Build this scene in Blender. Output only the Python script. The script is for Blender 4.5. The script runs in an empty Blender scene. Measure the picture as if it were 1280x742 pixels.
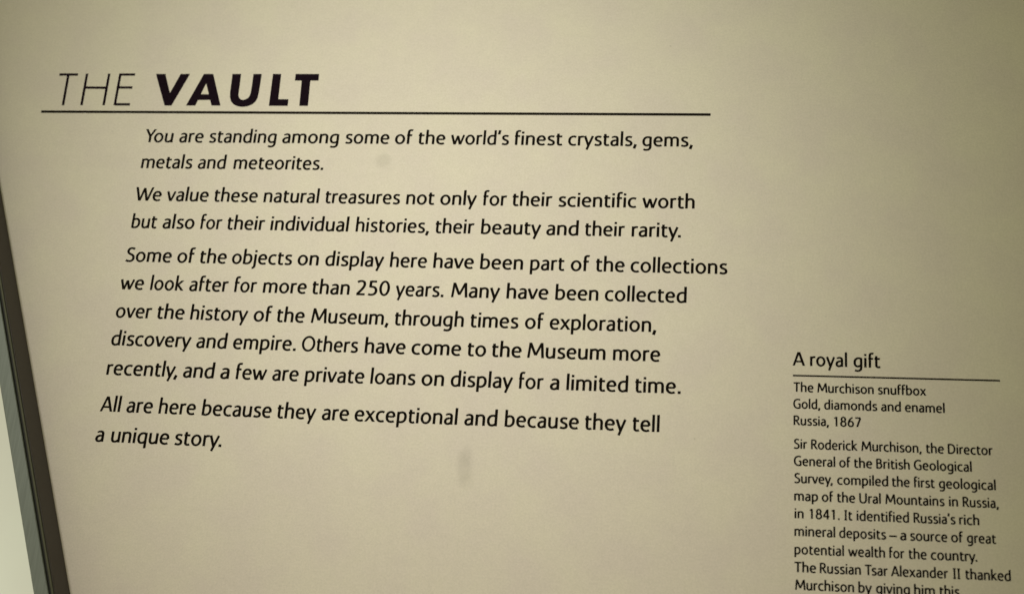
import bpy, math, random
from mathutils import Matrix, Vector

scene = bpy.context.scene
C = scene.collection
R = math.radians

# The panel lies on a slope like a reading desk: everything is laid out on the panel's own axes
# (x to the right along the lines of text, y up the slope, z out of the face) and stood up by this matrix.
PANEL = Matrix.Translation((0, 0, 1.15)) @ Matrix.Rotation(R(52), 4, 'X')

# ---------------------------------------------------------------- camera
cam = bpy.data.cameras.new('camera'); cam_o = bpy.data.objects.new('camera', cam); C.objects.link(cam_o)
m = Matrix(((0.992540440, -0.023600969, 0.119609652, 0.07415798),
            (0.061096734, 0.945286284, -0.320470015, -0.19869141),
            (-0.105501962, 0.325387209, 0.939676806, 0.58259962), (0, 0, 0, 1)))
cam_o.matrix_world = PANEL @ m
cam.sensor_width = 36; cam.lens = 1595.5/1280*36
cam.clip_start = 0.01; cam.clip_end = 50
cam.dof.use_dof = True; cam.dof.focus_distance = 0.62; cam.dof.aperture_fstop = 7.1
scene.camera = cam_o

# ---------------------------------------------------------------- light
SPOT_W, WALL_W, AMB = 99, 20, .25
LOW_W = 31
w = bpy.data.worlds.new('World'); scene.world = w; w.use_nodes = True
bg = w.node_tree.nodes['Background']; bg.inputs[0].default_value = (1.0, .985, .585, 1); bg.inputs[1].default_value = AMB

def aim(o, loc, target, parent=PANEL):
    loc, target = Vector(loc), Vector(target)
    q = (target-loc).to_track_quat('-Z', 'Y').to_matrix().to_4x4()
    o.matrix_world = parent @ Matrix.Translation(loc) @ q

def spot(name, loc, target, power, cone, color, radius=0.03, blend=1.0):
    l = bpy.data.lights.new(name, 'SPOT'); l.energy = power; l.spot_size = R(cone); l.spot_blend = blend
    l.color = color; l.shadow_soft_size = radius
    o = bpy.data.objects.new(name, l); C.objects.link(o); aim(o, loc, target); return o
spot('ceiling_spot', (-.4208, .50, 1.80), (-.045, .088, 0), SPOT_W, 18.1, (1.0, .99, .975), .16)
spot('wall_spot', (-1.0, -.35, -.06), (-.42, -.25, -.45), WALL_W, 75, (1.0, .97, .93), .05, .6)
spot('added_low_fill', (.15, -1.1, 1.1), (-.035, -.20, 0), LOW_W, 26.5, (1.0, .90, .95), .08)  # added fill, no real lamp: warms and lifts the lower panel
vs = scene.view_settings
vs.view_transform = 'Standard'; vs.look = 'None'; vs.exposure = 0; vs.gamma = 1
scene.render.engine = 'CYCLES'

# ---------------------------------------------------------------- helpers
def tag(o, **kw):
    for k, v in kw.items(): o[k] = v
    return o

def obj(name, verts, faces, mat, parent=None):
    me = bpy.data.meshes.new(name); me.from_pydata(verts, [], faces); me.update()
    me.materials.append(mat)
    o = bpy.data.objects.new(name, me); C.objects.link(o)
    if parent: o.parent = parent
    return o

def node_mat(name):
    m = bpy.data.materials.new(name); m.use_nodes = True
    return m, m.node_tree, m.node_tree.nodes['Principled BSDF']

def noise(nt, vec, scale, detail=2, rough=.5):
    n = nt.nodes.new('ShaderNodeTexNoise'); n.inputs['Scale'].default_value = scale
    n.inputs['Detail'].default_value = detail; n.inputs['Roughness'].default_value = rough
    nt.links.new(vec, n.inputs['Vector']); return n

def ramp(nt, fac, stops):
    r = nt.nodes.new('ShaderNodeValToRGB'); e = r.color_ramp.elements
    e[0].position, e[0].color = stops[0][0], (*stops[0][1], 1)
    e[1].position, e[1].color = stops[-1][0], (*stops[-1][1], 1)
    for p, c in stops[1:-1]:
        k = e.new(p); k.color = (*c, 1)
    nt.links.new(fac, r.inputs[0]); return r

def mix(nt, fac, a, b, mode='MIX'):
    n = nt.nodes.new('ShaderNodeMix'); n.data_type = 'RGBA'; n.blend_type = mode
    for s, v in ((n.inputs[0], fac), (n.inputs[6], a), (n.inputs[7], b)):
        if hasattr(v, 'is_output'): nt.links.new(v, s)
        elif isinstance(v, tuple): s.default_value = (*v, 1)
        else: s.default_value = v
    return n.outputs[2]

def math_n(nt, op, a, b=None, clamp=False):
    n = nt.nodes.new('ShaderNodeMath'); n.operation = op; n.use_clamp = clamp
    for s, v in zip(n.inputs, (a, b)):
        if v is None: continue
        if hasattr(v, 'is_output'): nt.links.new(v, s)
        else: s.default_value = v
    return n.outputs[0]

# ---------------------------------------------------------------- materials
def panel_material():
    m, nt, b = node_mat('printed_cream_laminate')
    tc = nt.nodes.new('ShaderNodeTexCoord'); P = tc.outputs['Object']
    base = PAPER
    c = base
    # faint mottling of the print and rubbed patches
    n1 = noise(nt, P, 38, 3); r1 = ramp(nt, n1.outputs[0], [(.35, MOT_A), (.65, MOT_B)])
    c = mix(nt, 1.0, base, r1.outputs[0], 'MULTIPLY')
    n2 = noise(nt, P, 260, 3, .7); r2 = ramp(nt, n2.outputs[0], [(.3, (.955, .96, .95)), (.7, (1.0, 1.0, 1.0))])
    c = mix(nt, 1.0, c, r2.outputs[0], 'MULTIPLY')
    # grain of the matt film
    n3 = noise(nt, P, 1000, 3, .85); r3 = ramp(nt, n3.outputs[0], [(.32, (.86, .86, .845)), (.68, (1.0, 1.0, 1.0))])
    c = mix(nt, 1.0, c, r3.outputs[0], 'MULTIPLY')
    # finger smudges and specks: (x, y, rx, ry, strength, edge)
    warp = noise(nt, P, 130, 3)
    sub = nt.nodes.new('ShaderNodeVectorMath'); sub.operation = 'SUBTRACT'; nt.links.new(warp.outputs['Color'], sub.inputs[0]); sub.inputs[1].default_value = (.5, .5, .5)
    sc = nt.nodes.new('ShaderNodeVectorMath'); sc.operation = 'SCALE'; nt.links.new(sub.outputs[0], sc.inputs[0]); sc.inputs['Scale'].default_value = .0035
    add = nt.nodes.new('ShaderNodeVectorMath'); add.operation = 'ADD'; nt.links.new(P, add.inputs[0]); nt.links.new(sc.outputs[0], add.inputs[1])
    for (x, y, rx, ry, k, src) in SMUDGES:
        s = nt.nodes.new('ShaderNodeVectorMath'); s.operation = 'SUBTRACT'
        nt.links.new(add.outputs[0] if src else P, s.inputs[0]); s.inputs[1].default_value = (x, y, 0)
        d = nt.nodes.new('ShaderNodeVectorMath'); d.operation = 'DIVIDE'; nt.links.new(s.outputs[0], d.inputs[0]); d.inputs[1].default_value = (rx, ry, 1)
        L = nt.nodes.new('ShaderNodeVectorMath'); L.operation = 'LENGTH'; nt.links.new(d.outputs[0], L.inputs[0])
        mr = nt.nodes.new('ShaderNodeMapRange'); mr.interpolation_type = 'SMOOTHSTEP'
        nt.links.new(L.outputs['Value'], mr.inputs['Value'])
        mr.inputs['From Min'].default_value = 1.25; mr.inputs['From Max'].default_value = .45
        mr.inputs['To Min'].default_value = 0; mr.inputs['To Max'].default_value = k
        c = mix(nt, mr.outputs[0], c, (.30, .28, .20))
    nt.links.new(c, b.inputs['Base Color'])
    b.inputs['Roughness'].default_value = .58; b.inputs['Specular IOR Level'].default_value = .25
    bp = nt.nodes.new('ShaderNodeBump'); bp.inputs['Strength'].default_value = .05; bp.inputs['Distance'].default_value = .0004
    nt.links.new(n3.outputs[0], bp.inputs['Height']); nt.links.new(bp.outputs[0], b.inputs['Normal'])
    return m

FRAME_COL = (.215, .235, .20)
THIN = .00138
RULE_W1, RULE_W2 = .00140, .00078
WEIGHT = {'p': 1.36, 'c0': 1.38, 'c': 1.52}
PAPER = (.735, .675, .53)
MOT_A, MOT_B = (.965, .945, .970), (1.0, 1.0, .975)
SMUDGES = [(-.0708, .0718, .0042, .0046, .21, 1), (-.0170, -.0835, .0044, .0092, .13, 1), (-.0168, -.0790, .0040, .0048, .10, 1),
           (-.0160, -.0905, .0046, .0040, .10, 1), (-.0172, -.0850, .0034, .0070, .07, 0),
           (.07346, .13785, .00045, .00040, .45, 0), (.0888, -.0668, .0004, .0006, .35, 0), (-.2180, .0870, .0005, .0004, .3, 0),
           (-.1035, -.0600, .0006, .0004, .2, 0), (.1850, .0420, .0004, .0004, .25, 0), (.1490, -.0060, .0005, .0004, .25, 0), (-.2150, .0700, .0100, .0060, .03, 1)]
m_panel = panel_material()

def ink_material(name, col):
    m, nt, b = node_mat(name)
    tc = nt.nodes.new('ShaderNodeTexCoord')
    n = noise(nt, tc.outputs['Object'], 900, 2); r = ramp(nt, n.outputs[0], [(.3, tuple(v*.75 for v in col)), (.7, tuple(v*1.3 for v in col))])
    nt.links.new(r.outputs[0], b.inputs['Base Color'])
    b.inputs['Roughness'].default_value = .7; b.inputs['Specular IOR Level'].default_value = .03
    return m
m_ink = ink_material('black_print', (.0065, .0045, .0022))
m_head = ink_material('heading_print', (.009, .004, .007))

def metal_material(name, col, rough, metallic, grain=.12):
    m, nt, b = node_mat(name)
    tc = nt.nodes.new('ShaderNodeTexCoord')
    mp = nt.nodes.new('ShaderNodeMapping'); mp.inputs['Scale'].default_value = (260, 9, 60)
    mp.inputs['Rotation'].default_value = (0, 0, -FRAME_ANGLE)
    nt.links.new(tc.outputs['Object'], mp.inputs[0])
    n = noise(nt, mp.outputs[0], 6, 3, .6)
    r = ramp(nt, n.outputs[0], [(.3, tuple(v*(1-grain) for v in col)), (.7, tuple(v*(1+grain) for v in col))])
    nt.links.new(r.outputs[0], b.inputs['Base Color'])
    b.inputs['Roughness'].default_value = rough; b.inputs['Metallic'].default_value = metallic
    return m
FRAME_ANGLE = math.atan2(.34618865, .93816492)
m_alu = metal_material('satin_anodised_metal', FRAME_COL, .5, .55)
m_dark = metal_material('brown_painted_shade', (.031, .022, .013), .55, 0)  # brown of the frame's inner side, its shade painted into the colour
m_seal = metal_material('rubber_seal', (.020, .020, .010), .6, 0)
m_bead = metal_material('olive_bead', (.085, .085, .045), .5, .2)

def wall_material():
    m, nt, b = node_mat('pale_green_wall_paint')
    tc = nt.nodes.new('ShaderNodeTexCoord')
    n = noise(nt, tc.outputs['Object'], 14, 4); r = ramp(nt, n.outputs[0], [(.3, (.68, .68, .575)), (.7, (.70, .72, .60))])
    nt.links.new(r.outputs[0], b.inputs['Base Color']); b.inputs['Roughness'].default_value = .7
    return m
m_wall = wall_material()

# ---------------------------------------------------------------- lettering
# Centre-line glyphs, 1000 units per em. x-height 480, capitals 680, ascenders 730.
# Each stroke: SVG-like path; a leading letter group sets options: H0/H1 = level cut at start/end, T0/T1 = thinned start/end,
# W<n> = width factor in percent. '@cx cy rx ry' = closed ellipse; '#x0 y0 x1 y1' = filled rectangle.
GLYPHS = {
'a': (438, ["T0 M 88 408 C 130 440 175 452 222 452 C 315 452 342 405 342 320 L 342 0", "T0 M 342 278 C 190 282 84 240 84 135 C 84 65 130 26 190 26 C 248 26 305 62 342 112"]),
'b': (492, ["M 98 730 L 98 0", "T0 M 98 362 C 140 425 190 453 252 453 C 352 453 408 375 408 248 C 408 108 325 27 208 27 C 165 27 130 36 98 52"]),
'c': (420, ["M 378 420 C 345 443 310 453 275 453 C 150 453 84 360 84 236 C 84 108 158 27 278 27 C 320 27 356 38 386 58"]),
'd': (498, ["M 398 730 L 398 0", "T1 M 398 428 C 362 445 325 453 290 453 C 155 453 86 365 86 235 C 86 102 145 27 235 27 C 305 27 360 68 398 130"]),
'e': (470, ["W88 M 92 250 L 398 250", "M 390 250 C 397 375 340 453 248 453 C 145 453 84 360 84 240 C 84 102 160 27 272 27 C 322 27 366 40 398 62"]),
'f': (300, ["M 112 0 L 112 588 C 112 670 152 704 218 704 C 246 704 266 698 286 688", "M 36 446 L 268 446"]),
'g': (492, ["M 392 470 L 392 -10 C 392 -125 320 -178 220 -178 C 172 -178 132 -168 94 -148", "T1 M 392 428 C 358 445 322 453 288 453 C 155 453 86 365 86 240 C 86 112 145 42 232 42 C 300 42 356 80 392 138"]),
'h': (486, ["M 98 730 L 98 0", "T0 M 98 352 C 142 420 200 450 258 450 C 350 450 388 400 388 300 L 388 0"]),
'i': (200, ["M 99 480 L 99 0", "#45 576 155 676"]),
'j': (205, ["M 104 480 L 104 -50 C 104 -130 70 -172 -10 -182", "#49 576 159 676"]),
'k': (446, ["M 98 730 L 98 0", "H0 W88 M 375 480 L 112 238", "H1 M 150 290 L 405 0"]),
'l': (198, ["M 99 730 L 99 0"]),
'm': (738, ["M 98 480 L 98 0", "T0 M 98 358 C 138 422 190 450 242 450 C 325 450 366 400 366 300 L 366 0", "T0 M 366 358 C 405 422 458 450 512 450 C 596 450 638 400 638 300 L 638 0"]),
'n': (486, ["M 98 480 L 98 0", "T0 M 98 358 C 142 422 200 450 258 450 C 350 450 388 400 388 300 L 388 0"]),
'o': (512, ["@256 240 172 213"]),
'p': (492, ["M 98 480 L 98 -205", "T0 M 98 362 C 140 425 190 453 252 453 C 352 453 408 375 408 248 C 408 108 325 27 208 27 C 165 27 130 36 98 52"]),
'q': (498, ["M 398 480 L 398 -205", "T1 M 398 428 C 362 445 325 453 290 453 C 155 453 86 365 86 235 C 86 102 145 27 235 27 C 305 27 360 68 398 130"]),
'r': (318, ["M 98 480 L 98 0", "T0 M 98 352 C 140 420 185 449 240 449 C 262 449 280 446 302 438"]),
's': (392, ["M 340 424 C 305 444 265 453 222 453 C 148 453 102 415 102 360 C 102 295 155 270 212 246 C 285 215 326 190 326 125 C 326 62 272 27 196 27 C 145 27 100 40 64 62"]),
't': (330, ["M 124 585 L 124 140 C 124 65 158 28 222 28 C 255 28 284 36 310 48", "M 36 446 L 300 446"]),
'u': (484, ["M 96 480 L 96 185 C 96 78 136 30 212 30 C 280 30 345 72 388 138", "M 388 480 L 388 0"]),
'v': (430, ["H1 M 44 480 L 208 0", "H1 W88 M 388 480 L 222 0"]),
'w': (648, ["H1 M 44 480 L 188 0", "H0 H1 W86 M 200 0 L 322 440", "H0 H1 M 322 440 L 446 0", "H1 W86 M 606 480 L 458 0"]),
'x': (440, ["H0 H1 M 62 480 L 390 0", "H0 H1 W86 M 378 480 L 48 0"]),
'y': (430, ["H1 M 44 480 L 214 0", "W92 M 392 480 L 142 -200"]),
'A': (556, ["H0 H1 W90 M 46 0 L 266 680", "H0 H1 M 282 680 L 508 0", "W90 M 128 205 L 432 205"]),
'B': (505, ["M 104 680 L 104 0", "M 104 646 L 230 646 C 330 646 378 600 378 525 C 378 435 322 378 225 378 L 104 378", "T0 M 225 378 C 352 378 420 310 420 210 C 420 95 340 34 210 34 L 104 34"]),
'D': (612, ["M 104 680 L 104 0", "M 104 646 L 240 646 C 425 646 515 525 515 345 C 515 150 420 34 225 34 L 104 34"]),
'G': (606, ["M 528 612 C 478 642 425 656 372 656 C 188 656 92 525 92 340 C 92 145 200 24 372 24 C 430 24 478 34 516 50", "M 516 325 L 516 18", "W90 M 380 325 L 554 325"]),
'I': (300, ["M 150 680 L 150 0", "W90 M 52 650 L 248 650", "W90 M 52 30 L 248 30"]),
'M': (742, ["H0 H1 W90 M 72 0 L 132 680", "H0 H1 M 132 680 L 368 118", "H0 H1 W90 M 368 118 L 606 680", "H0 H1 M 610 680 L 668 0"]),
'O': (690, ["@345 340 260 316"]),
'R': (510, ["M 104 680 L 104 0", "M 104 646 L 225 646 C 345 646 396 590 396 502 C 396 395 330 342 220 342 L 104 342", "H1 M 232 342 L 468 0"]),
'S': (476, ["M 410 618 C 370 644 325 657 278 657 C 178 657 116 600 116 518 C 116 422 192 388 262 356 C 345 318 402 280 402 182 C 402 85 335 23 228 23 C 168 23 112 40 66 72"]),
'T': (494, ["M 247 680 L 247 0", "M 16 646 L 478 646"]),
'U': (610, ["M 100 680 L 100 260 C 100 100 168 24 305 24 C 442 24 510 100 510 260 L 510 680"]),
'W': (820, ["H0 H1 M 40 680 L 222 0", "H0 H1 W86 M 236 0 L 404 640", "H0 H1 M 404 640 L 574 0", "H0 H1 W86 M 782 680 L 588 0"]),
'Y': (480, ["H0 M 38 680 L 244 310", "H0 W90 M 446 680 L 246 310", "M 245 340 L 245 0"]),
'0': (500, ["@250 340 172 316"]),
'1': (500, ["M 275 680 L 275 0", "W85 M 128 568 L 270 655"]),
'2': (500, ["M 82 600 C 128 640 176 657 230 657 C 335 657 388 602 388 508 C 388 370 262 230 98 42", "M 70 34 L 430 34"]),
'4': (500, ["M 348 680 L 348 0", "W88 M 340 665 L 76 205", "W90 M 42 188 L 468 188"]),
'5': (500, ["M 150 646 L 398 646", "H0 M 152 680 L 138 372", "M 138 396 C 310 420 396 340 396 216 C 396 88 308 24 190 24 C 150 24 108 32 72 50"]),
'6': (500, ["@258 205 162 181", "W95 M 385 665 C 225 590 98 430 96 205"]),
'7': (500, ["M 66 646 L 436 646", "H1 M 418 640 L 190 0"]),
'8': (500, ["@250 508 132 150", "@250 192 164 168"]),
'.': (230, ["#52 -10 176 108"]),
',': (230, ["W110 M 128 84 L 62 -120"]),
"'": (180, ["W105 M 112 735 L 70 520"]),
'–': (500, ["M 20 240 L 480 240"]),
' ': (240, []),
}
STEM, HAIR = 84.0, 68.0          # width of upright and of level strokes

def stroke_polys(spec, weight=1.0):
    """centre line -> list of (left, right) point pairs (a ribbon), closed flag"""
    spec = spec.strip()
    if spec[0] == '#':
        x0, y0, x1, y1 = map(float, spec[1:].split())
        return [((x0, y0), (x0, y1)), ((x1, y0), (x1, y1))], False
    if spec[0] == '@':
        cx, cy, rx, ry = map(float, spec[1:].split()); out = []
        n = 36
        for i in range(n):
            a = 2*math.pi*i/n
            # pen width follows the direction of the stroke
            w = (STEM*math.cos(a)**2 + HAIR*math.sin(a)**2)*weight/2
            c, s = math.cos(a), math.sin(a)
            tx, ty = -rx*s, ry*c; L = math.hypot(tx, ty); nx, ny = ty/L, -tx/L
            out.append(((cx+rx*c-nx*w, cy+ry*s-ny*w), (cx+rx*c+nx*w, cy+ry*s+ny*w)))
        return out, True
    opt = set(); W = 1.0; toks = spec.split()
    while toks[0] != 'M':
        t = toks.pop(0)
        if t[0] == 'W': W = float(t[1:])/100
        else: opt.add(t)
    pts = []; i = 0
    while i < len(toks):
        c = toks[i]
        if c in 'ML':
            pts.append((float(toks[i+1]), float(toks[i+2]))); i += 3
        else:
            v = list(map(float, toks[i+1:i+7])); p0 = pts[-1]; i += 7
            for k in range(1, 11):
                t = k/10; u = 1-t
                pts.append(tuple(u**3*p0[j]+3*u*u*t*v[j]+3*u*t*t*v[2+j]+t**3*v[4+j] for j in (0, 1)))
    d = [0.0]
    for a, b in zip(pts, pts[1:]): d.append(d[-1]+math.hypot(b[0]-a[0], b[1]-a[1]))
    tot = d[-1]; out = []; n = len(pts)
    for k, p in enumerate(pts):
        a = pts[max(k-1, 0)]; b = pts[min(k+1, n-1)]
        if 0 < k < n-1:
            u1 = (p[0]-a[0], p[1]-a[1]); u2 = (b[0]-p[0], b[1]-p[1])
            l1 = math.hypot(*u1) or 1; l2 = math.hypot(*u2) or 1
            tx, ty = u1[0]/l1+u2[0]/l2, u1[1]/l1+u2[1]/l2
        else: tx, ty = b[0]-a[0], b[1]-a[1]
        L = math.hypot(tx, ty) or 1; tx /= L; ty /= L
        w = (STEM*abs(ty)**1.5 + HAIR*(1-abs(ty)**1.5))*W*weight/2
        if 'T0' in opt: w *= 0.62+0.38*min(1, d[k]/130)
        if 'T1' in opt: w *= 0.62+0.38*min(1, (tot-d[k])/130)
        nx, ny = -ty, tx
        l = [p[0]+nx*w, p[1]+ny*w]; r = [p[0]-nx*w, p[1]-ny*w]
        if (k == 0 and 'H0' in opt) or (k == n-1 and 'H1' in opt):
            for q in (l, r):
                s = (p[1]-q[1])/ty; q[0] += tx*s; q[1] += ty*s
        out.append((tuple(l), tuple(r)))
    return out, False
KERN = {'Yo': -75, 'We': -30, 'Ts': -60, 'Th': -5, 'ry': -10, 'y.': -55, 'y,': -55, 'r.': -30, 'fi': -10, 'ft': -10, 'ro': -8, 'ra': -5, 'ly': -6, "d'": -5, "'s": 0, 'Al': 5, 've': -6, 'av': -8, 'tr': -5}

class Ink:
    """collects ribbons of print; every stroke lies a few microns above the one before"""
    def __init__(self, lift=.00006): self.v, self.f, self.k, self.lift = [], [], 0, lift
    def z(self): self.k += 1; return self.lift + (self.k % 12)*.000004
    def ribbon(self, pairs, closed=False):
        z = self.z(); o = len(self.v); n = len(pairs)
        for a, b in pairs: self.v += [(a[0], a[1], z), (b[0], b[1], z)]
        for i in range(n if closed else n-1):
            j = (i+1) % n; q = (o+2*i, o+2*i+1, o+2*j+1, o+2*j)
            a, b, c = (self.v[q[0]], self.v[q[1]], self.v[q[2]])
            if (b[0]-a[0])*(c[1]-a[1])-(b[1]-a[1])*(c[0]-a[0]) < 0: q = q[::-1]
            self.f.append(q)
    def poly(self, pts):
        z = self.z(); o = len(self.v); self.v += [(x, y, z) for x, y in pts]
        A = sum(p[0]*q[1]-q[0]*p[1] for p, q in zip(pts, pts[1:]+pts[:1]))
        ids = list(range(o, o+len(pts))); self.f.append(ids if A > 0 else ids[::-1])
    def build(self, name, mat, parent): return obj(name, self.v, self.f, mat, parent)

def set_word(ink, word, x, y, wem, hem, slope, weight):
    """x, y: pen start on the baseline (m); wem, hem: metres per em across and up"""
    pen = 0
    for i, ch in enumerate(word):
        if i: pen += KERN.get(word[i-1]+ch, 0)
        adv, strokes = GLYPHS[ch]
        for s in strokes:
            pr, closed = stroke_polys(s, weight)
            def T(q):
                gx = (pen+q[0]+.012*q[1])*wem/1000; gy = q[1]*hem/1000
                return (x+gx, y+gx*slope+gy)
            ink.ribbon([(T(a), T(b)) for a, b in pr], closed)
        pen += adv

HEADING = [
    ('T', 'thin', [[(-253.55, 120.46), (-243.0, 120.49)], [(-248.39, 120.93), (-248.13, 102.07)]]),
    ('H', 'thin', [[(-237.93, 121.04), (-237.76, 102.13)], [(-225.46, 121.07), (-225.4, 102.21)], [(-237.38, 112.67), (-225.98, 112.57)]]),
    ('E', 'thin', [[(-219.14, 121.09), (-219.2, 102.25)], [(-219.2, 120.56), (-210.86, 120.59)], [(-218.88, 112.83), (-211.06, 112.79)], [(-219.15, 102.77), (-210.82, 102.82)]]),
    ('V', 'poly', [[(-199.26, 120.96), (-194.0, 120.97), (-189.76, 109.61), (-191.6, 102.23)], [(-189.76, 109.61), (-185.5, 121.0), (-180.35, 121.02), (-187.8, 102.26), (-191.6, 102.23)]]),
    ('A', 'poly', [[(-179.81, 102.31), (-172.63, 121.04), (-170.6, 115.5), (-174.71, 102.34)], [(-172.63, 121.04), (-167.5, 121.06), (-160.94, 102.43), (-165.85, 102.4), (-170.6, 115.5)], [(-174.53, 105.61), (-173.21, 108.99), (-167.61, 109.01), (-166.4, 105.66)]]),
    ('U', 'ribbon', [[(-156.94, 121.09), (-156.84, 115.55), (-156.77, 110.22), (-156.47, 107.39), (-155.56, 104.93), (-153.84, 103.09), (-151.5, 102.05), (-149.01, 101.71), (-146.21, 102.08), (-143.75, 103.24), (-142.11, 105.01), (-141.34, 107.21), (-141.08, 110.3), (-140.95, 115.62), (-140.92, 121.14)], [(-152.17, 121.1), (-152.08, 115.57), (-152.06, 111.13), (-152.01, 108.92), (-151.67, 107.59), (-151.05, 106.63), (-150.23, 106.01), (-149.14, 105.76), (-147.95, 106.03), (-146.82, 106.74), (-145.98, 107.8), (-145.58, 109.13), (-145.44, 111.16), (-145.37, 115.6), (-145.43, 121.12)]]),
    ('L', 'poly', [[(-134.78, 121.16), (-130.29, 121.17), (-130.02, 102.45), (-134.71, 102.42)], [(-130.09, 106.31), (-124.59, 106.34), (-124.53, 102.48), (-130.42, 102.44)]]),
    ('T', 'poly', [[(-122.47, 121.19), (-109.72, 121.23), (-109.69, 117.33), (-122.41, 117.29)], [(-118.75, 117.92), (-114.05, 117.94), (-113.65, 102.55), (-118.32, 102.52)]]),
]
RULE_1 = [(-259.73, 98.19), (-106.76, 98.61), (94.32, 99.0)]
RULE_2 = [(133.58, -35.18), (180.15, -35.02), (226.22, -34.67)]
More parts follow.
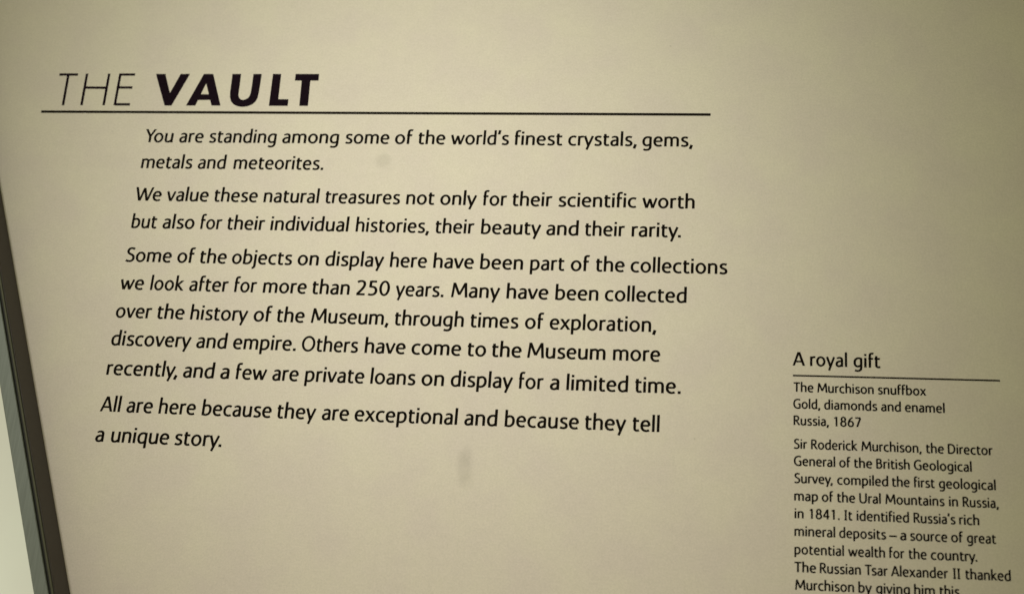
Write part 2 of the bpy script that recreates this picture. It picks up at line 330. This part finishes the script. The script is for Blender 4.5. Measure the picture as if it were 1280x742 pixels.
# (block, [(word, x mm, baseline y mm, width mm per em, baseline slope, height mm per em)])
LINES = [
    ('p1', 0.0012, 11.11, [('You', -199.33, 80.81, 11.26), ('are', -180.88, 80.88, 11.13), ('standing', -164.79, 80.94, 11.13), ('among', -125.39, 81.05, 11.55), ('some', -92.09, 81.12, 11.27), ('of', -65.99, 81.16, 11.68), ('the', -53.89, 81.18, 11.42), ("world's", -36.60, 81.19, 10.96), ('finest', -4.24, 81.20, 11.47), ('crystals,', 23.05, 81.20, 11.29), ('gems,', 60.27, 81.16, 11.21)]),
    ('p1', 0.0026, 11.11, [('metals', -199.41, 65.92, 10.99), ('and', -168.63, 66.01, 10.99), ('meteorites.', -149.58, 66.06, 10.91)]),
    ('p2', 0.0007, 11.11, [('We', -199.33, 47.61, 11.43), ('value', -182.45, 47.65, 11.23), ('these', -157.41, 47.70, 11.02), ('natural', -131.23, 47.74, 11.09), ('treasures', -99.01, 47.79, 10.87), ('not', -57.22, 47.83, 11.30), ('only', -39.76, 47.84, 11.59), ('for', -18.08, 47.84, 10.96), ('their', -3.33, 47.85, 11.29), ('scientific', 19.69, 47.84, 11.50), ('worth', 61.55, 47.82, 11.34)]),
    ('p2', 0.0005, 11.11, [('but', -199.22, 32.43, 10.75), ('also', -182.45, 32.46, 11.32), ('for', -162.59, 32.49, 10.40), ('their', -148.44, 32.50, 11.16), ('individual', -125.77, 32.53, 11.38), ('histories,', -81.60, 32.57, 10.88), ('their', -41.06, 32.59, 11.07), ('beauty', -18.11, 32.59, 11.45), ('and', 14.55, 32.59, 11.75), ('their', 33.54, 32.59, 11.06), ('rarity.', 56.31, 32.58, 11.35)]),
    ('p3', 0.0002, 11.11, [('Some', -199.31, 14.05, 11.35), ('of', -171.99, 14.07, 11.49), ('the', -160.20, 14.07, 11.41), ('objects', -143.37, 14.08, 11.22), ('on', -109.41, 14.10, 11.71), ('display', -95.20, 14.10, 11.35), ('here', -62.38, 14.11, 11.05), ('have', -40.62, 14.12, 11.56), ('been', -17.26, 14.12, 11.55), ('part', 7.45, 14.12, 11.05), ('of', 27.43, 14.12, 11.65), ('the', 39.61, 14.12, 11.39), ('collections', 56.50, 14.11, 11.32)]),
    ('p3', -0.0000, 11.11, [('we', -199.37, -0.87, 11.40), ('look', -183.86, -0.87, 10.64), ('after', -163.37, -0.87, 11.09), ('for', -140.22, -0.87, 10.58), ('more', -125.42, -0.87, 11.28), ('than', -100.29, -0.87, 11.43), ('250', -78.14, -0.87, 11.79), ('years.', -57.79, -0.87, 10.80), ('Many', -30.25, -0.87, 11.53), ('have', -3.27, -0.87, 11.72), ('been', 20.54, -0.87, 11.36), ('collected', 44.60, -0.87, 11.35)]),
    ('p3', -0.0003, 11.11, [('over', -199.48, -15.82, 11.05), ('the', -178.02, -15.84, 11.54), ('history', -160.78, -15.85, 11.23), ('of', -128.23, -15.87, 11.64), ('the', -116.51, -15.88, 11.49), ('Museum,', -98.85, -15.88, 11.21), ('through', -57.26, -15.90, 11.29), ('times', -19.92, -15.90, 11.28), ('of', 6.74, -15.90, 11.53), ('exploration,', 18.71, -15.90, 11.23)]),
    ('p3', -0.0005, 11.11, [('discovery', -199.43, -30.25, 11.34), ('and', -155.43, -30.31, 11.44), ('empire.', -136.76, -30.34, 11.25), ('Others', -102.12, -30.37, 10.67), ('have', -70.77, -30.39, 11.54), ('come', -47.55, -30.40, 11.63), ('to', -20.33, -30.41, 11.70), ('the', -8.48, -30.41, 11.72), ('Museum', 8.87, -30.41, 11.49), ('more', 49.43, -30.40, 11.30)]),
    ('p3', -0.0007, 11.11, [('recently,', -199.33, -45.44, 11.42), ('and', -159.93, -45.53, 11.60), ('a', -141.08, -45.56, 12.17), ('few', -133.45, -45.58, 11.27), ('are', -114.89, -45.60, 11.11), ('private', -98.77, -45.63, 11.22), ('loans', -66.41, -45.66, 11.16), ('on', -41.37, -45.68, 11.82), ('display', -27.18, -45.68, 11.37), ('for', 5.46, -45.69, 10.82), ('a', 20.37, -45.69, 12.03), ('limited', 28.05, -45.69, 11.38), ('time.', 60.37, -45.67, 11.35)]),
    ('p4', -0.0012, 11.11, [('All', -198.84, -63.91, 11.11), ('are', -185.83, -63.96, 11.27), ('here', -169.61, -64.01, 11.05), ('because', -147.83, -64.07, 11.17), ('they', -110.37, -64.15, 11.35), ('are', -88.12, -64.19, 11.26), ('exceptional', -72.20, -64.21, 11.33), ('and', -19.19, -64.26, 11.59), ('because', -0.12, -64.26, 11.25), ('they', 37.62, -64.25, 11.40), ('tell', 59.79, -64.23, 11.15)]),
    ('p4', -0.0037, 11.11, [('a', -199.19, -78.91, 11.59), ('unique', -191.38, -78.94, 11.41), ('story.', -159.32, -79.06, 11.45)]),
    ('c0', 0.0013, 9.64, [('A', 133.56, -30.35, 9.99), ('royal', 141.07, -30.35, 9.35), ('gift', 160.90, -30.32, 9.58)]),
    ('c1', 0.0020, 6.53, [('The', 133.69, -42.92, 6.45), ('Murchison', 144.49, -42.90, 6.37), ('snuffbox', 171.60, -42.84, 6.38)]),
    ('c1', 0.0025, 6.53, [('Gold,', 133.41, -50.82, 6.21), ('diamonds', 147.33, -50.79, 6.39), ('and', 172.82, -50.73, 6.52), ('enamel', 183.42, -50.70, 6.44)]),
    ('c1', 0.0025, 6.53, [('Russia,', 133.41, -58.65, 6.21), ('1867', 151.14, -58.60, 6.49)]),
    ('c2', 0.0036, 6.53, [('Sir', 133.41, -69.61, 6.29), ('Roderick', 141.11, -69.59, 6.17), ('Murchison,', 163.64, -69.52, 6.30), ('the', 191.93, -69.41, 6.36), ('Director', 201.39, -69.37, 6.21)]),
    ('c2', 0.0038, 6.53, [('General', 133.41, -77.45, 6.32), ('of', 153.56, -77.39, 6.37), ('the', 160.07, -77.36, 6.52), ('British', 169.77, -77.33, 6.26), ('Geological', 186.30, -77.26, 6.33)]),
    ('c2', 0.0045, 6.53, [('Survey,', 133.47, -85.37, 6.34), ('compiled', 152.51, -85.31, 6.47), ('the', 176.49, -85.21, 6.32), ('first', 186.01, -85.16, 6.09), ('geological', 196.86, -85.11, 6.34)]),
    ('c2', 0.0048, 6.53, [('map', 133.35, -93.36, 6.58), ('of', 145.61, -93.31, 6.40), ('the', 152.26, -93.29, 6.46), ('Ural', 161.91, -93.25, 6.37), ('Mountains', 173.46, -93.19, 6.33), ('in', 200.79, -93.05, 6.42), ('Russia,', 206.66, -93.02, 6.02)]),
    ('c2', 0.0051, 6.53, [('in', 133.44, -101.27, 6.62), ('1841.', 139.57, -101.25, 6.40), ('It', 155.21, -101.18, 6.06), ('identified', 160.61, -101.15, 6.37), ("Russia's", 185.20, -101.02, 6.14), ('rich', 204.76, -100.91, 6.40)]),
    ('c2', 0.0059, 6.53, [('mineral', 133.31, -109.15, 6.44), ('deposits', 152.89, -109.06, 6.26), ('–', 174.51, -108.95, 7.39), ('a', 179.22, -108.92, 7.07), ('source', 183.47, -108.90, 6.28), ('of', 201.03, -108.79, 6.46), ('great', 207.76, -108.74, 6.15)]),
    ('c2', 0.0061, 6.53, [('potential', 133.24, -117.17, 6.37), ('wealth', 156.80, -117.05, 6.28), ('for', 174.21, -116.95, 5.97), ('the', 182.59, -116.90, 6.24), ('country.', 192.02, -116.84, 6.44)]),
    ('c2', 0.0067, 6.53, [('The', 133.29, -125.03, 6.71), ('Russian', 144.12, -124.97, 6.28), ('Tsar', 163.75, -124.86, 6.24), ('Alexander', 175.01, -124.79, 6.24), ('II', 201.02, -124.60, 5.99), ('thanked', 206.29, -124.56, 6.18)]),
    ('c2', 0.0070, 6.53, [('Murchison', 133.54, -132.68, 6.36), ('by', 160.55, -132.52, 6.50), ('giving', 168.16, -132.47, 6.46), ('him', 184.25, -132.36, 6.55), ('this', 195.03, -132.28, 6.18)]),
]

# ---------------------------------------------------------------- the panel
def empty(name, parent=None, matrix=None):
    o = bpy.data.objects.new(name, None); C.objects.link(o); o.empty_display_size = .05
    if matrix is not None: o.matrix_world = matrix
    if parent: o.parent = parent
    return o
panel = empty('information_panel', matrix=PANEL)
tag(panel, label='sloping cream museum panel printed with black text under a long heading rule', category='information panel')

# left edge line of the visible face, from the corner of the frame
E0 = Vector((-.19815, -.15136)); ED = Vector((-.34618865, .93816492))
def on_edge(y): return E0 + ED*((y-E0.y)/ED.y)
TOP, BOT, RIGHT = .26, -.24, .36
corners = [on_edge(TOP), on_edge(BOT), Vector((RIGHT, BOT)), Vector((RIGHT, TOP))]      # counter-clockwise

def offset(poly, d):
    out = []; n = len(poly)
    for i in range(n):
        a, b, c = poly[i-1], poly[i], poly[(i+1) % n]
        e1 = (b-a).normalized(); e2 = (c-b).normalized()
        n1 = Vector((e1.y, -e1.x)); n2 = Vector((e2.y, -e2.x))
        k = n1+n2; out.append(b + k*(d*2/k.length_squared))
    return out

face_poly = offset(corners, .0030)
n = 4
fv = [(q.x, q.y, 0) for q in face_poly] + [(q.x, q.y, -.004) for q in face_poly]
obj('panel_face', fv, [(0, 1, 2, 3), (7, 6, 5, 4)] + [(i, i+4, (i+1) % 4+4, (i+1) % 4) for i in range(4)], m_panel, panel)

def profile_ring(name, prof, mat, parent):
    """prof: closed outline of (outward, height) swept round the panel"""
    v = []; k = len(prof)
    for (o, h) in prof: v += [(q.x, q.y, h) for q in offset(corners, o)]
    f = []
    for i in range(k):
        j = (i+1) % k
        for s in range(4):
            t = (s+1) % 4; f.append((i*4+s, j*4+s, j*4+t, i*4+t))
    return obj(name, v, f, mat, parent)

frame = empty('panel_frame', matrix=PANEL)
tag(frame, label='grey metal frame with brown inner side painted dark as if shaded along the slanting left edge of the panel', category='frame')
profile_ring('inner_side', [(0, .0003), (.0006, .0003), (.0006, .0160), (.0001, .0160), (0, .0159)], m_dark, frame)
profile_ring('rubber_seal', [(.0007, .0003), (.0033, .0003), (.0033, .0142), (.0007, .0142)], m_seal, frame)
profile_ring('bead', [(.0010, .0143), (.0021, .0143), (.0021, .0157), (.0018, .0159), (.0013, .0159), (.0010, .0157)], m_bead, frame)
profile_ring('metal_profile', [(.0034, -.010), (.0101, -.010), (.0101, .0156), (.0097, .0160), (.0037, .0160), (.0034, .0157)], m_alu, frame)

# ---------------------------------------------------------------- print
MM = .001
HEAD_H = {}
head = empty('heading', parent=panel)
for ch, kind, data in HEADING:
    ink = Ink(.00008)
    if kind == 'thin':
        for a, b in data:
            a, b = Vector(a)*MM, Vector(b)*MM; d = (b-a).normalized(); nn = Vector((-d.y, d.x))*THIN/2
            ink.ribbon([(tuple(a+nn), tuple(a-nn)), (tuple(b+nn), tuple(b-nn))])
    elif kind == 'poly':
        for q in data: ink.poly([(x*MM, y*MM) for x, y in q])
    else:
        ink.ribbon([((a[0]*MM, a[1]*MM), (b[0]*MM, b[1]*MM)) for a, b in zip(*data)])
    o = ink.build('letter', m_head, head)

def rule(name, pts, width, parent):
    ink = Ink(.00006); P = [Vector(q)*MM for q in pts]; d = (P[-1]-P[0]).normalized(); nn = Vector((-d.y, d.x))*width/2
    ink.ribbon([(tuple(q+nn), tuple(q-nn)) for q in (P[0], P[-1])]); return ink.build(name, m_ink, parent)
rule('heading_rule', RULE_1, RULE_W1, panel)
rule('caption_rule', RULE_2, RULE_W2, panel)

BLOCK = {'p1': 'paragraph', 'p2': 'paragraph', 'p3': 'paragraph', 'p4': 'paragraph', 'c0': 'caption_title', 'c1': 'caption_details', 'c2': 'caption_paragraph'}
LABEL = {'c0': 'title over the short rule at the right', 'c1': 'three short lines of details under the short rule', 'c2': 'small paragraph at the lower right',
         'p1': 'two line paragraph under the long rule', 'p2': 'second paragraph of the main text', 'p3': 'five line paragraph of the main text', 'p4': 'last paragraph of the main text'}
blocks = {}
for key, slope, hem, words in LINES:
    if key not in blocks:
        blocks[key] = empty(BLOCK[key], parent=panel); blocks[key]['label'] = LABEL[key]
    ink = Ink()
    for wd, x, y, wem in words:
        set_word(ink, wd, x*MM, y*MM, wem*MM, hem*MM, slope, WEIGHT[key[0] if key != 'c0' else 'c0'])
    ink.build('text_line', m_ink, blocks[key])

# ---------------------------------------------------------------- what stands behind the frame
wv = [(-1.2, -.8, -.45), (.8, -.8, -.45), (.8, .8, -.45), (-1.2, .8, -.45)]
bv = wv + [(x, y, -.48) for x, y, z in wv]
wall = obj('wall', bv, [(0, 1, 2, 3), (7, 6, 5, 4)] + [(i, i+4, (i+1) % 4+4, (i+1) % 4) for i in range(4)], m_wall)
wall.matrix_world = PANEL
wall['kind'] = 'structure'
